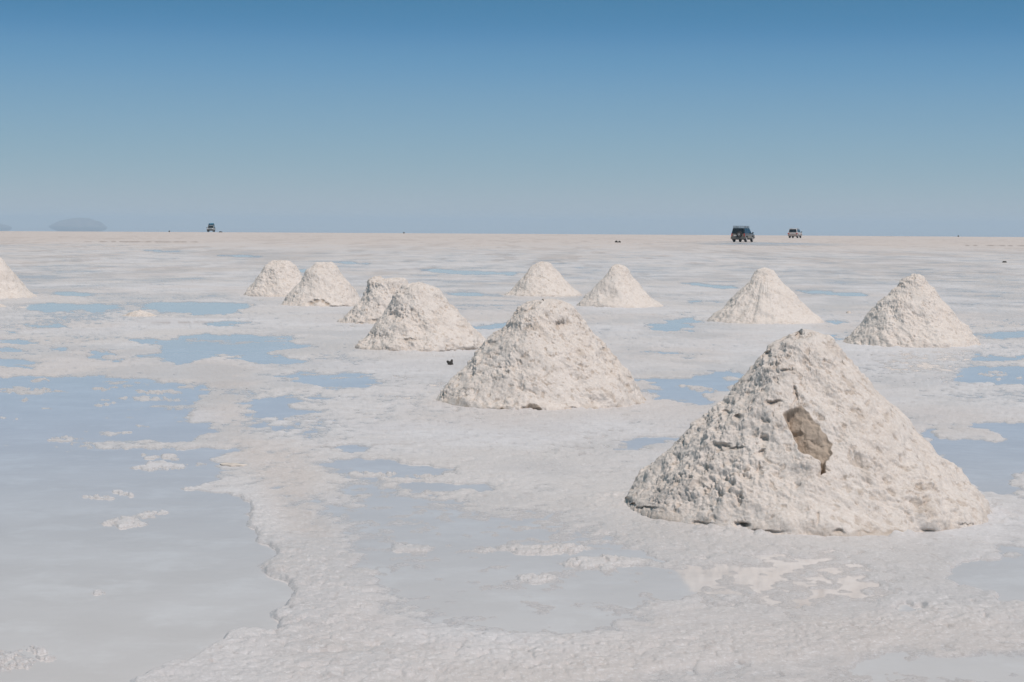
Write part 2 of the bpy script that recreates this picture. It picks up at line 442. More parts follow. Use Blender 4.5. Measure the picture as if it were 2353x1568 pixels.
def make_ground():
    dep = np.concatenate([np.arange(18.6, 7.0, -.0185), np.arange(7.0, 1.0, -.0275), np.arange(1.0, .26, -.011)])
    rad = CAM_H / np.tan(np.radians(dep))
    rad = np.concatenate([[.02, 1.2, 2.4, 3.4, 4.4, 5.0], rad[rad > 5.3], [420, 445, 470, 500, 550, 620, 720, 900, 1200, 1700, 2500, 4000, 6000, 9000, 13000]])
    rad = np.unique(rad)
    fine = np.arange(-18.5, 18.5, .034)
    coarse = np.concatenate([np.arange(18.5, 40, .25), np.arange(40, 320, 4.0), np.arange(320, 341.5, .25)])
    ang = np.radians(np.concatenate([fine, coarse]))
    nr, na = len(rad), len(ang)
    A, Rr = np.meshgrid(ang, rad)
    x, y = (np.sin(A) * Rr).ravel(), (np.cos(A) * Rr).ravel()
    r = Rr.ravel()
    px, py, front = project(np.stack([x, y, np.zeros_like(x)], 1))
    mask, track, rim = layout()
    px = np.where(front, px, -9e9)
    m = sample(mask, px, py, .70)
    tr = sample(track, px, py, 0.0)
    rm = sample(rim, px, py, 0.0)
    # natural unevenness of the crust
    near = 1 - sstep(60, 160, r)
    n = (fbm2(x / 2.2, y / 3.2, 4, 11) - .5) * .42 + (fbm2(x / .35, y / .6, 4, 31) - .5) * .38
    n = n + (fbm2(x / 7.0, y / 22.0, 3, 47) - .5) * .34 + (fbm2(x / 1.1, y / 1.4, 4, 49, .6) - .5) * .34 * sstep(14, 22, r)
    n = n + (fbm2(x / .10, y / .16, 4, 53, .6) - .5) * .62 * (1 - sstep(25, 60, r))
    cl = np.zeros_like(x); q_ = r < 40
    cl[q_] = clod2(x[q_] / .11, y[q_] / .14, 57) - .6
    n = n + cl * .30
    n = n + .5 * sstep(.585, .70, fbm2(x / 1.3, y / .75, 4, 63, .55)) * (1 - sstep(.1, .45, m)) * sstep(12, 18, r) * (1 - sstep(60, 110, r))
    damp = np.clip(1 - np.abs(m - .5) / .3, 0, 1)
    d = m + n * (.55 + .5 * damp) * (.45 + .55 * near)
    for fx, fy, fr in PILE_FEET:
        q = np.hypot(x - fx, y - fy)
        d = d + np.maximum(0, .66 - d) * (1 - sstep(fr * .95, fr * 1.12, q))
    lev = np.tanh((d - .5) * 2.6)
    z = lev * .0105
    lumpy = sstep(.5, .82, d)
    fineamp = 1 - sstep(25, 70, r)
    idx = r < 75
    l = np.zeros_like(x)
    wx, wy = x[idx] + .02 * (vn2(x[idx] * 30, y[idx] * 30, 3) - .5), y[idx] + .02 * (vn2(x[idx] * 30, y[idx] * 30, 4) - .5)
    l[idx] = (clod2(wx / .075, wy / .075, 61) * .55 + clod2(wx / .033, wy / .033, 71) * .34 + clod2(wx / .019, wy / .022, 75) * .16
              + fbm2(wx / .16, wy / .16, 3, 81) * .6 - .6)
    z = z + l * .0145 * lumpy * fineamp * (.5 + .5 * sstep(.35, .65, fbm2(x / .7, y / .9, 3, 91)) + 1.3 * rm)
    for fx, fy, fr in PILE_FEET:      # crumbs of salt that rolled off each heap
        q = np.hypot(x - fx, y - fy)
        kk = idx & (q < fr * 1.35)
        fall = (1 - sstep(fr * .98, fr * 1.30, q[kk])) * sstep(.42, .62, fbm2(x[kk] / .45, y[kk] / .45, 3, 169))
        cr = np.maximum(clod2(x[kk] / .07, y[kk] / .07, 161) - .45, 0) * sstep(.45, .6, fbm2(x[kk] / .16, y[kk] / .16, 3, 163))
        cr = cr + .6 * np.maximum(clod2(x[kk] / .035, y[kk] / .035, 165) - .5, 0) * sstep(.45, .6, fbm2(x[kk] / .1, y[kk] / .1, 3, 167))
        z[kk] += fall * cr * .04
    z = z + (fbm2(x / .09, y / .09, 3, 95) - .5) * .006 * sstep(.3, .5, d) * fineamp
    z = z + (fbm2(x / 1.2, y / 1.2, 3, 101) - .5) * .012 * lumpy
    z = np.where(r < 5.2, z + .0, z)
    # far: broad swells, then the flat dips away below the line of sight
    far = sstep(120, 330, r)
    z = z * (1 - far) + far * (.03 + (fbm2(x / 25, y / 40, 3, 111) - .5) * .10 * (1 - sstep(380, 440, r)))
    z = z - np.maximum(0, r - CREST) * .0056 - .0
    dry = sstep(.0, 1, d)
    wet = (1 - sstep(.0, .0095, z)) * (1 - sstep(200, 300, r))
    wet = np.maximum(wet, .6 * (1 - sstep(.50, .74, d)))
    wet = np.maximum(wet, .35 * sstep(.5, .66, fbm2(x / 1.6, y / 2.6, 5, 151, .6)) * (1 - sstep(90, 220, r)))
    tan = np.clip(tr * .5 + .95 * sstep(50, 260, r) + .35 * sstep(.52, .7, fbm2(x / 3, y / 6, 4, 121)), 0, 1)
    # dark grit drawn out along old wheel lines far out
    dirt = np.zeros_like(x)
    for x0, y0, x1, y1, hw, s in ((205, 556, 450, 556.6, 1.15, .9), (2225, 565, 2700, 567.5, 1.15, 1.0), (960, 645, 1130, 642, 1.4, .25),
                                 (1640, 581, 1730, 580.5, 1.2, .35), (390, 743, 450, 742, 2.2, .5), (1700, 1018, 1760, 1012, 1.5, .0), (60, 578, 150, 580, 1.5, .2),
                                 (10, 561, 105, 550, 1.0, .3), (2170, 698, 2400, 706, 1.5, .35), (1930, 641, 2100, 645, 1.0, .3),
                                 (750, 1030, 900, 1024, 2.0, .35), (900, 1024, 970, 1021, 1.2, .3)):
        t = np.clip((px - x0) / (x1 - x0), 0, 1)
        dd = np.hypot((px - x0 - t * (x1 - x0)) * .05, py - (y0 + t * (y1 - y0)))
        dirt = np.maximum(dirt, s * np.exp(-(dd / hw) ** 2) * sstep(.15, .6, vn2(px / 9, py * 0, int(x0))))
    streak = sstep(.60, .74, fbm2(x / 4.0, y / 30.0, 4, 131)) * sstep(30, 80, r) * .2
    streak = np.maximum(streak, sstep(.62, .72, fbm2(x / 1.3, y / 12.0, 4, 137)) * sstep(40, 90, r) * (1 - sstep(250, 400, r)) * .3)
    fleck = sstep(.68, .80, fbm2(x / .05, y / .12, 4, 141, .65)) * .25 * (1 - sstep(60, 120, r)) * sstep(.5, .62, d)
    dirt = np.clip(np.maximum(dirt, np.maximum(streak, fleck)), 0, 1)
    I = (np.arange(nr - 1)[:, None] * na + np.arange(na)[None, :])
    J = (np.arange(nr - 1)[:, None] * na + (np.arange(na)[None, :] + 1) % na)
    quads = np.stack([I, J, J + na, I + na], -1).reshape(-1, 4)[:, ::-1]
    me = np_mesh('salt_flat', np.stack([x, y, z], 1), quads, None, {'wet': wet, 'tan': tan, 'dirt': dirt})
    return tag(link('salt_flat', me, M_GROUND), kind='structure')

def make_water():
    rad = np.array([.01, 3, 6, 12, 25, 50, 100, 160, 220])
    ang = np.radians(np.arange(0, 360, 3.0))
    A, Rr = np.meshgrid(ang, rad)
    na, nr = len(ang), len(rad)
    v = np.stack([np.sin(A) * Rr, np.cos(A) * Rr, np.zeros_like(A)], -1).reshape(-1, 3)
    I = (np.arange(nr - 1)[:, None] * na + np.arange(na)[None, :])
    J = (np.arange(nr - 1)[:, None] * na + (np.arange(na)[None, :] + 1) % na)
    quads = np.stack([I, J, J + na, I + na], -1).reshape(-1, 4)[:, ::-1]
    return tag(link('water', np_mesh('water', v, quads), M_WATER), kind='structure')

# ------------------------------------------------------------------ salt heaps
def resample(poly, n):
    p = np.array(poly, float)
    s = np.concatenate([[0], np.cumsum(np.hypot(*np.diff(p, axis=0).T))])
    t = np.linspace(0, s[-1], n)
    return np.stack([np.interp(t, s, p[:, 0]), np.interp(t, s, p[:, 1])], 1)

def smooth1(a, k):
    for _ in range(k):
        b = a.copy(); b[1:-1] = .25 * a[:-2] + .5 * a[1:-1] + .25 * a[2:]; a = b
    return a

def heap(name, label, xc, yb, left, right, NA, NR, seed, rough=1.0, clod=.05, dk=.97, stain=.5, dents=(), holes=(), runnel=0.0, greys=(),
         cat='salt pile', group='salt piles on the flat', under=.03):
    P0 = ground(xc, yb)
    s = px_per_m(P0)
    u = Vector((P0.x, P0.y, 0)).normalized(); v = Vector((u.y, -u.x, 0))
    def side(pts):
        q = [((x - xc) / s, (yb + (x - xc) * ROLL - y) / s) for x, y in pts]
        q = resample(q, NR)
        q[:, 0], q[:, 1] = smooth1(q[:, 0], NR // 40), smooth1(q[:, 1], NR // 40)
        q[-1, 1] = -.012
        return np.abs(q[:, 0]), q[:, 1]
    rl, zl = side(left); rr, zr = side(right)
    th = np.linspace(0, 2 * np.pi, NA, endpoint=False)
    w = ((1 + np.cos(th)) / 2)[None, :]
    w = w * w * (3 - 2 * w)
    rad = rl[:, None] * (1 - w) + rr[:, None] * w
    Z = zl[:, None] * (1 - w) + zr[:, None] * w
    T = np.linspace(0, 1, NR)[:, None]
    c, sn = np.cos(th)[None, :], np.sin(th)[None, :]
    lob = fbm3((c * 1.6 + seed, sn * 1.6 + T * .7, Z * 0 + T), 4, seed) - .5
    rad = rad * (1 + .16 * lob * sstep(.1, .8, T) * (np.abs(sn) * .8 + .2))
    X, Y = rad * c, rad * sn * dk
    # undercut, ragged foot
    ft = sstep(.955, 1.0, T) * sstep(.48, .66, fbm3((c * 9 + 3, sn * 9, Z * 0), 5, seed + 5, .65))
    X, Y = X * (1 - ft * under / np.maximum(rad, .05)), Y * (1 - ft * under / np.maximum(rad, .05))
    P = np.stack([X, Y, Z], -1)
    # surface normals of the smooth heap
    dt = np.gradient(P, axis=0)
    da = np.roll(P, -1, 1) - np.roll(P, 1, 1)
    nrm = np.cross(dt, da); nrm /= np.linalg.norm(nrm, axis=-1, keepdims=True) + 1e-9
    nrm = np.where(nrm[..., 2:3] < -.2, -nrm, nrm)
    x, y, z = X.ravel(), Y.ravel(), Z.ravel()
    wx = x + .05 * (vn3(x * 9, y * 9, z * 9, seed + 1) - .5)
    wz = z + .05 * (vn3(x * 9, y * 9, z * 9, seed + 2) - .5)
    big = fbm3((x / .34, y / .34, z / .34), 3, seed + 10) - .5
    patch = sstep(.38, .66, fbm3((x / .42, y / .42, z / .42), 3, seed + 20))
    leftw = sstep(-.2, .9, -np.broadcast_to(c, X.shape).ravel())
    rgh = rough * (.34 + .5 * patch + .22 * leftw)
    def lumps(sc, k): return clod3((wx / sc, y / sc, wz / sc), seed + 30 + k) * sstep(.40, .60, fbm3((x / (sc * 3.2), y / (sc * 3.2), z / (sc * 3.2)), 2, seed + 34 + k))
    c1 = clod3((wx / clod, y / clod, wz / clod), seed + 30)
    f = fbm3((x / .05, y / .05, z / .05), 5, seed + 50, .66) - .5
    pit = sstep(.58, .72, fbm3((wx / .05, y / .05, wz / .05), 4, seed + 55, .62))
    d = big * .13 + rgh * (lumps(clod * 1.9, 1) * clod * .32 + lumps(clod, 2) * clod * .34 + lumps(clod * .5, 3) * clod * .24 + lumps(clod * .28, 4) * clod * .15
                           - clod * .06 + f * .05) - pit * .010 * (.5 + rgh)
    if runnel:
        tb = np.broadcast_to(T, X.shape).ravel()
        ru = fbm3((np.broadcast_to(c, X.shape).ravel() * 7, np.broadcast_to(sn, X.shape).ravel() * 7, tb * 1.2), 3, seed + 60) - .5
        d = d + runnel * ru * sstep(.1, .4, tb)
    tb = np.broadcast_to(T, X.shape).ravel()
    d = d * (1 - .75 * sstep(.93, 1.0, tb)) * sstep(0.0, .04, tb + .02)
    P = P.reshape(-1, 3) + nrm.reshape(-1, 3) * d[:, None]
    P[:NA, 2] = P[:NA, 2].mean()
    # into the world
    vv, uu = np.array(v), np.array(u)
    def world(Q): return np.array(P0) + Q[:, 0:1] * vv + Q[:, 1:2] * uu + Q[:, 2:3] * np.array((0, 0, 1.0))
    Wp = world(P)
    px, py, _ = project(Wp)
    face = Y.ravel() < .25 * np.max(rr)
    # brown, damp salt at the foot and in scattered spots
    foot = (1 - sstep(.0, .10, P[:, 2])) * sstep(.42, .62, fbm3((x / .13, y / .13, z / .13), 3, seed + 70))
    spots = sstep(.60, .74, fbm3((x / .11, y / .11, z / .11), 4, seed + 80)) * patch
    st = stain * (.75 * foot + .55 * spots)
    gap = (1 - c1) * sstep(.55, .75, fbm3((x / .2, y / .2, z / .2), 3, seed + 85))
    st = np.maximum(np.maximum(st, stain * .6 * gap), stain * .75 * pit)
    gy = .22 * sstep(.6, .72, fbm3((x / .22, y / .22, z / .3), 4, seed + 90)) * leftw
    jx, jy = (vn3(x * 22, y * 22, z * 22, seed + 3) - .5) * .03 * s, (vn3(x * 22, y * 22, z * 22, seed + 4) - .5) * .03 * s
    for cx, cy, a, b, dep, sv in dents:
        k = np.exp(-((((px + jx) - cx) / a) ** 2 + (((py + jy) - cy) / b) ** 2) ** 1.5) * face
        Wp = Wp + uu * (k * dep)[:, None]
        st = np.maximum(st, k * sv)
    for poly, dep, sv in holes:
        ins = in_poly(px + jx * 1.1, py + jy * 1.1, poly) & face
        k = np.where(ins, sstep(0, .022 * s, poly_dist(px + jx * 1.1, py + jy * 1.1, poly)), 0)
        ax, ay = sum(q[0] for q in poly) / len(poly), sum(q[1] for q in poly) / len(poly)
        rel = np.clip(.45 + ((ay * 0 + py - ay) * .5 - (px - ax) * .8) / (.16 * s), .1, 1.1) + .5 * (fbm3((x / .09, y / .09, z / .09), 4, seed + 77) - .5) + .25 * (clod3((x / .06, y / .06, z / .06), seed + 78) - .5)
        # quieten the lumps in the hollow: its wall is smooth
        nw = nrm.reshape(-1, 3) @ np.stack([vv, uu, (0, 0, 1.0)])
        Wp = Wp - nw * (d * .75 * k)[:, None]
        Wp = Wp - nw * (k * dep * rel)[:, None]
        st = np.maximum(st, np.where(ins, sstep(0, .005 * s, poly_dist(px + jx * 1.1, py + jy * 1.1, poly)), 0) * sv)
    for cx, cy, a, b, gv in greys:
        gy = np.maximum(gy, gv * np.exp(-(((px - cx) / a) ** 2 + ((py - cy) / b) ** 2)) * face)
    org = np.array(P0)
    verts = np.concatenate([Wp - org, (Wp[:NA].mean(0) - org)[None, :]])
    I = (np.arange(NR - 1)[:, None] * NA + np.arange(NA)[None, :])
    J = (np.arange(NR - 1)[:, None] * NA + (np.arange(NA)[None, :] + 1) % NA)
    quads = np.stack([I, I + NA, J + NA, J], -1).reshape(-1, 4)
    k = np.arange(NA)
    tris = np.stack([np.full(NA, len(verts) - 1), k, (k + 1) % NA], 1)
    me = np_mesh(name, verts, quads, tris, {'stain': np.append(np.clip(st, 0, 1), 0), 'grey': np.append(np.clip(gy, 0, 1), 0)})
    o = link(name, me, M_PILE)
    o.location = P0
    tag(o, label, cat, group)
    PILE_FEET.append((P0.x, P0.y, .5 * (rl[-1] + rr[-1])))
    return o

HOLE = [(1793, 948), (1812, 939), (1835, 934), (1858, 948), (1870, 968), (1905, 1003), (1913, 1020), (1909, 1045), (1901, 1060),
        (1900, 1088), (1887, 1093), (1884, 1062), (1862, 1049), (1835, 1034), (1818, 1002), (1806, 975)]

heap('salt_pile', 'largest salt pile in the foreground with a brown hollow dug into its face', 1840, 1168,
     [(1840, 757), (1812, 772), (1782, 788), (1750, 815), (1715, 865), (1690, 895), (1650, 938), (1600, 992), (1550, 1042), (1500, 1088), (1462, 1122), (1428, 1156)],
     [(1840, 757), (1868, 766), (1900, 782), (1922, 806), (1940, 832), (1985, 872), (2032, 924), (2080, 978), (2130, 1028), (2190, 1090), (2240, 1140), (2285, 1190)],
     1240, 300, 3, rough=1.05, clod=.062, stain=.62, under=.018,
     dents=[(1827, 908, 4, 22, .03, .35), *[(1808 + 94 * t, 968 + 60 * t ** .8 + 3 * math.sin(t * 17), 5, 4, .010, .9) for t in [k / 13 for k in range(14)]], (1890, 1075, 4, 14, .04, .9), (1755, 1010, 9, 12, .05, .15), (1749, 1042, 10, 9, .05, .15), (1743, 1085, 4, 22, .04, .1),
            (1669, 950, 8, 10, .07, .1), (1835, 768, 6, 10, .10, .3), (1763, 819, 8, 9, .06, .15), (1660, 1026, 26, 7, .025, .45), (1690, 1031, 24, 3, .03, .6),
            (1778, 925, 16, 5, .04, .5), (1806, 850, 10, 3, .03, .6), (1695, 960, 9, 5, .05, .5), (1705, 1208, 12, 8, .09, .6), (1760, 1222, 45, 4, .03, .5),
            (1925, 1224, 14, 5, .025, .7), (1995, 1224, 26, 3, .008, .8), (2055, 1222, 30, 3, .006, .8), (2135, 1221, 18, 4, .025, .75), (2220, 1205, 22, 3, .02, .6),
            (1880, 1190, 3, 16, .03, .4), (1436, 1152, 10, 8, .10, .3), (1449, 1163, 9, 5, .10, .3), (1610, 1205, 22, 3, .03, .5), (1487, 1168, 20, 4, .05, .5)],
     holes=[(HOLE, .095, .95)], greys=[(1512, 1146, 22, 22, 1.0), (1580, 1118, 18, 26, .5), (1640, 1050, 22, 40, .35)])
heap('salt_pile', 'broad salt pile in the middle with a small brown notch at its foot', 1247, 922,
     [(1250, 686), (1222, 688), (1195, 706), (1168, 736), (1140, 768), (1110, 805), (1070, 850), (1035, 885), (1008, 910), (1002, 920)],
     [(1250, 686), (1282, 690), (1315, 706), (1332, 738), (1365, 772), (1400, 810), (1435, 852), (1462, 885), (1480, 912), (1492, 926)],
     820, 200, 13, rough=.95, clod=.046, stain=.75, under=.035,
     dents=[(1285, 745, 14, 8, .04, .4), (1120, 745, 12, 9, .05, .35), (1390, 805, 10, 5, .03, .6), (1185, 720, 18, 12, .05, .3), (1130, 790, 14, 7, .05, .3),
            (1130, 945, 35, 4, .04, .55), (1380, 945, 14, 3, .04, .5), (1320, 940, 16, 3, .03, .5), (1220, 938, 20, 4, .03, .5), (1160, 852, 5, 10, .03, .3),
            (1448, 870, 8, 5, .03, .5), (1210, 820, 6, 10, .02, .4)],
     holes=[([(1190, 942), (1212, 930), (1228, 926), (1240, 934), (1256, 944), (1240, 948), (1205, 947)], .10, .9)])
heap('salt_pile', 'blunt-topped salt pile standing in front of another just left of the middle', 965, 800,
     [(965, 653), (945, 654), (930, 660), (915, 680), (890, 714), (868, 744), (845, 772), (826, 790), (812, 804)],
     [(965, 653), (990, 657), (1008, 668), (1022, 690), (1048, 722), (1075, 748), (1098, 768), (1110, 786), (1118, 802)],
     560, 140, 23, rough=1.1, clod=.055, stain=.6,
     dents=[(1078, 806, 18, 7, .04, .7), (1030, 809, 30, 3, .04, .5), (945, 782, 24, 4, .04, .5), (905, 726, 12, 8, .06, .15)])
heap('salt_pile', 'flat-topped salt pile half hidden behind the blunt-topped one', 893, 742,
     [(890, 642), (866, 642), (852, 648), (845, 668), (826, 694), (806, 718), (790, 734), (770, 750)],
     [(890, 642), (915, 641), (932, 642), (936, 652), (950, 676), (972, 704), (995, 728), (1015, 744)],
     440, 110, 33, rough=1.1, clod=.055, stain=.6, dents=[(830, 745, 14, 4, .05, .6), (862, 738, 18, 4, .04, .5)])
heap('salt_pile', 'salt pile with a brown crack along its foot beside the low round pile', 743, 702,
     [(743, 601), (725, 605), (712, 620), (695, 642), (675, 668), (655, 692), (636, 708)],
     [(743, 601), (762, 604), (778, 622), (795, 646), (812, 668), (826, 688), (838, 704)],
     440, 110, 43, rough=.7, clod=.048, stain=.45,
     dents=[(716, 697, 8, 3.5, .05, .85), (728, 692, 8, 3.5, .05, .85), (742, 692, 6, 4.5, .05, .85), (752, 699, 6, 4.5, .05, .85), (765, 706, 12, 2.5, .05, .8), (790, 705, 14, 2, .04, .6)])
heap('salt_pile', 'low round-topped salt pile farthest back on the left, overlapped by a pointed one', 640, 680,
     [(640, 599), (624, 601), (610, 612), (598, 630), (585, 650), (570, 668), (556, 683)],
     [(640, 599), (662, 602), (678, 612), (692, 634), (706, 654), (718, 670), (728, 682)],
     380, 100, 53, rough=.8, clod=.048, stain=.4)
heap('salt_pile', 'salt pile cut off by the left edge of the photo', -10, 684,
     [(-10, 582), (-26, 592), (-45, 618), (-70, 648), (-90, 670), (-108, 686)],
     [(-10, 582), (4, 594), (22, 618), (44, 646), (66, 670), (86, 686)],
     380, 100, 63, rough=.5, clod=.045, stain=.35)
heap('salt_pile', 'farthest salt pile in the middle with a pointed top, overlapped by a smooth one', 1246, 679,
     [(1246, 598), (1232, 604), (1215, 622), (1195, 645), (1172, 668), (1152, 682)],
     [(1246, 598), (1264, 606), (1280, 624), (1300, 646), (1322, 666), (1342, 682)],
     400, 100, 73, rough=.6, clod=.045, stain=.55, dents=[(1332, 682, 10, 3, .03, .5), (1270, 683, 12, 2.5, .03, .4)])
heap('salt_pile', 'smooth pointed salt pile right behind the broad middle pile', 1420, 704,
     [(1420, 610), (1405, 616), (1388, 636), (1366, 662), (1342, 688), (1322, 706)],
     [(1420, 610), (1436, 616), (1452, 636), (1474, 662), (1502, 688), (1530, 708)],
     440, 110, 83, rough=.45, clod=.055, stain=.3)
heap('salt_pile', 'salt pile with runnels down its slope, near the pale car', 1757, 740,
     [(1757, 615), (1738, 620), (1724, 638), (1700, 668), (1670, 700), (1640, 728), (1620, 744)],
     [(1757, 615), (1774, 622), (1788, 642), (1812, 666), (1842, 696), (1872, 724), (1900, 744)],
     520, 130, 93, rough=.55, clod=.045, stain=.35, runnel=.05)
heap('salt_pile', 'rough salt pile farthest to the right, above a wet patch', 2103, 791,
     [(2103, 635), (2078, 642), (2058, 662), (2032, 686), (2000, 722), (1968, 758), (1948, 780), (1933, 796)],
     [(2103, 635), (2122, 642), (2142, 664), (2166, 698), (2196, 732), (2222, 758), (2242, 778), (2256, 798)],
     600, 150, 103, rough=1.0, clod=.055, stain=.35, dents=[(1942, 786, 10, 8, .06, .3), (2070, 660, 12, 6, .05, .2)])
heap('salt_mound', 'low worn-down mound of pale salt between two blue puddles', 322, 727,
     [(322, 712), (308, 716), (294, 724), (278, 732)], [(322, 712), (338, 717), (352, 725), (366, 732)],
     220, 40, 113, rough=.5, clod=.045, stain=.4, cat='salt mound', group='low salt mounds')
heap('salt_mound', 'low pinkish salt mound cut by the left photo edge, in front of a salt pile', -20, 706,
     [(-20, 692), (-34, 698), (-50, 704), (-62, 710)], [(-20, 692), (-6, 697), (8, 704), (18, 710)],
     200, 40, 123, rough=.4, clod=.045, stain=.35, cat='salt mound', group='low salt mounds')

make_ground()
make_water()

# ------------------------------------------------------------------ distant hills
def hill(name, label, pts_l, pts_r, xc, dist, seed):
    s = F / dist
    d = CM3 @ Vector(((xc - W0 / 2) / F, 0, -1)); d.z = 0; d.normalize()
    P0 = Vector((d.x * dist, d.y * dist, -66.0))
    u, v = np.array(d), np.array((d.y, -d.x, 0))
    eye = 520.7 + (xc - W0 / 2) * ROLL
    NR, NA = 40, 160
    def side(pts):
        q = resample([(abs(x - xc) / s, (eye - y) / s + CAM_H + 66) for x, y in pts], NR)
        return smooth1(q[:, 0], 1), smooth1(q[:, 1], 1)
    rl, zl = side(pts_l); rr, zr = side(pts_r)
    th = np.linspace(0, 2 * np.pi, NA, endpoint=False)
    w = ((1 + np.cos(th)) / 2)[None, :]
    rad = rl[:, None] * (1 - w) + rr[:, None] * w
    Z = zl[:, None] * (1 - w) + zr[:, None] * w
    c, sn = np.cos(th)[None, :], np.sin(th)[None, :]
    rad = rad * (1 + .10 * (fbm3((c * 3 + seed, sn * 3, Z / 30), 4, seed) - .5))
    Q = (rad * c)[..., None] * v + (rad * sn * .8)[..., None] * u + Z[..., None] * np.array((0, 0, 1.0))
    verts = np.concatenate([Q.reshape(-1, 3), Q[0].mean(0)[None, :]])
    I = (np.arange(NR - 1)[:, None] * NA + np.arange(NA)[None, :]); J = (np.arange(NR - 1)[:, None] * NA + (np.arange(NA)[None, :] + 1) % NA)
    k = np.arange(NA)
    me = np_mesh(name, verts, np.stack([I, I + NA, J + NA, J], -1).reshape(-1, 4), np.stack([np.full(NA, len(verts) - 1), k, (k + 1) % NA], 1))
    o = link(name, me, M_HILL); o.location = P0
    return tag(o, kind='structure')

g = N('far_rock')
M_HILL = g.set(color=g.mix(g.ramp(g.noise(.02, 5), .35, .65), (.13, .11, .10), (.20, .17, .15)), rough=.95)
hill('hill', None, [(186, 501), (172, 501.6), (163, 504.5), (152, 505.5), (141, 509), (126, 516), (116, 521), (122, 526), (135, 530), (150, 540), (150, 552)],
     [(186, 501), (199, 502), (210, 502.6), (219, 507.5), (230, 509.5), (239, 517), (248, 522), (244, 527), (232, 531), (214, 540), (214, 552)], 186, 12000.0, 5)
hill('hill', None, [(-22, 512), (-50, 515), (-80, 520), (-90, 526), (-80, 534), (-80, 552)],
     [(-22, 512), (0, 514), (16, 517), (28, 522), (24, 527), (14, 533), (10, 552)], -22, 12600.0, 9)

# ------------------------------------------------------------------ mesh builder for the cars and small things
class MB:
    def __init__(s): s.bm = bmesh.new()
    def box(s, c, size, taper=(1, 1), bev=0):
        x, y, z = size[0] / 2, size[1] / 2, size[2] / 2
        v = [s.bm.verts.new((c[0] + i * x * (taper[0] if k > 0 else 1), c[1] + j * y * (taper[1] if k > 0 else 1), c[2] + k * z))
             for k in (-1, 1) for i, j in ((-1, -1), (1, -1), (1, 1), (-1, 1))]
        fs = [s.bm.faces.new([v[i] for i in f]) for f in ((3, 2, 1, 0), (4, 5, 6, 7), (0, 1, 5, 4), (1, 2, 6, 5), (2, 3, 7, 6), (3, 0, 4, 7))]
        if bev:
            es = list({e for f in fs for e in f.edges})
            bmesh.ops.bevel(s.bm, geom=es, offset=bev, segments=2, affect='EDGES')
        return s
    def slab(s, quad, t):
        """four corners, thickened by t along the normal"""
        q = [Vector(p) for p in quad]
        n = (q[1] - q[0]).cross(q[3] - q[0]).normalized() * t
        v = [s.bm.verts.new(p - n) for p in q] + [s.bm.verts.new(p + n) for p in q]
        k = len(q)
        s.bm.faces.new(v[:k][::-1]); s.bm.faces.new(v[k:])
        for i in range(k): s.bm.faces.new((v[i], v[(i + 1) % k], v[k + (i + 1) % k], v[k + i]))
        return s
    def extrude_x(s, prof, x0, x1):
        a = [s.bm.verts.new((x0, y, z)) for y, z in prof]; b = [s.bm.verts.new((x1, y, z)) for y, z in prof]
        n = len(prof)
        s.bm.faces.new(a); s.bm.faces.new(b[::-1])
        for i in range(n): s.bm.faces.new((a[i], b[i], b[(i + 1) % n], a[(i + 1) % n]))
        return s
    def lathe(s, prof, axis, c, n=28):
        rings = []
        for h, r in prof:
            ring = []
            for i in range(n):
                a = 2 * math.pi * i / n
                p = {'x': (h, r * math.cos(a), r * math.sin(a)), 'y': (r * math.cos(a), h, r * math.sin(a)), 'z': (r * math.cos(a), r * math.sin(a), h)}[axis]
                ring.append(s.bm.verts.new((c[0] + p[0], c[1] + p[1], c[2] + p[2])))
            rings.append(ring)
        for a, b in zip(rings, rings[1:]):
            for i in range(n): s.bm.faces.new((a[i], a[(i + 1) % n], b[(i + 1) % n], b[i]))
        s.bm.faces.new(rings[0][::-1]); s.bm.faces.new(rings[-1])
        return s
    def bar(s, a, b, r=.015):
        a, b = Vector(a), Vector(b)
        d = (b - a).normalized(); p = d.orthogonal().normalized(); q = d.cross(p)
        ra = [s.bm.verts.new(a + (p * math.cos(t) + q * math.sin(t)) * r) for t in [i * math.pi / 3 for i in range(6)]]
        rb = [s.bm.verts.new(b + (p * math.cos(t) + q * math.sin(t)) * r) for t in [i * math.pi / 3 for i in range(6)]]
        s.bm.faces.new(ra[::-1]); s.bm.faces.new(rb)
        for i in range(6): s.bm.faces.new((ra[i], ra[(i + 1) % 6], rb[(i + 1) % 6], rb[i]))
        return s
    def build(s, name, m, parent=None, smooth=False, bevel=0):
        bmesh.ops.recalc_face_normals(s.bm, faces=s.bm.faces)
        me = bpy.data.meshes.new(name); s.bm.to_mesh(me); s.bm.free()
        for p in me.polygons: p.use_smooth = smooth
        o = link(name, me, m, parent)
        if bevel:
            b = o.modifiers.new('bevel', 'BEVEL'); b.width = bevel; b.segments = 2; b.limit_method = 'ANGLE'; b.angle_limit = R(35)
        return o

M_TYRE = plain('tyre_rubber', (.018, .017, .016), .9)
M_RIM = plain('alloy_rim', (.5, .5, .5), .5, .2)
M_BLACK = plain('black_trim', (.03, .03, .03), .6)
M_CHROME = plain('bright_trim', (.6, .6, .6), .25, .9)
M_RED = plain('tail_lamp_red', (.45, .05, .03), .25)
M_LAMP = plain('head_lamp_glass', (.7, .72, .74), .1)
M_PLATE = plain('number_plate_white', (.6, .6, .58), .5)
g = N('dark_glass'); M_GLASS = g.set(color=(.012, .016, .018), rough=.06, ior=1.45)
g = N('sky_tinted_side_glass'); M_SKYGLASS = g.set(color=(.012, .03, .045), rough=.08, ior=1.45)  # blue of the mirrored sky is put into the glass colour

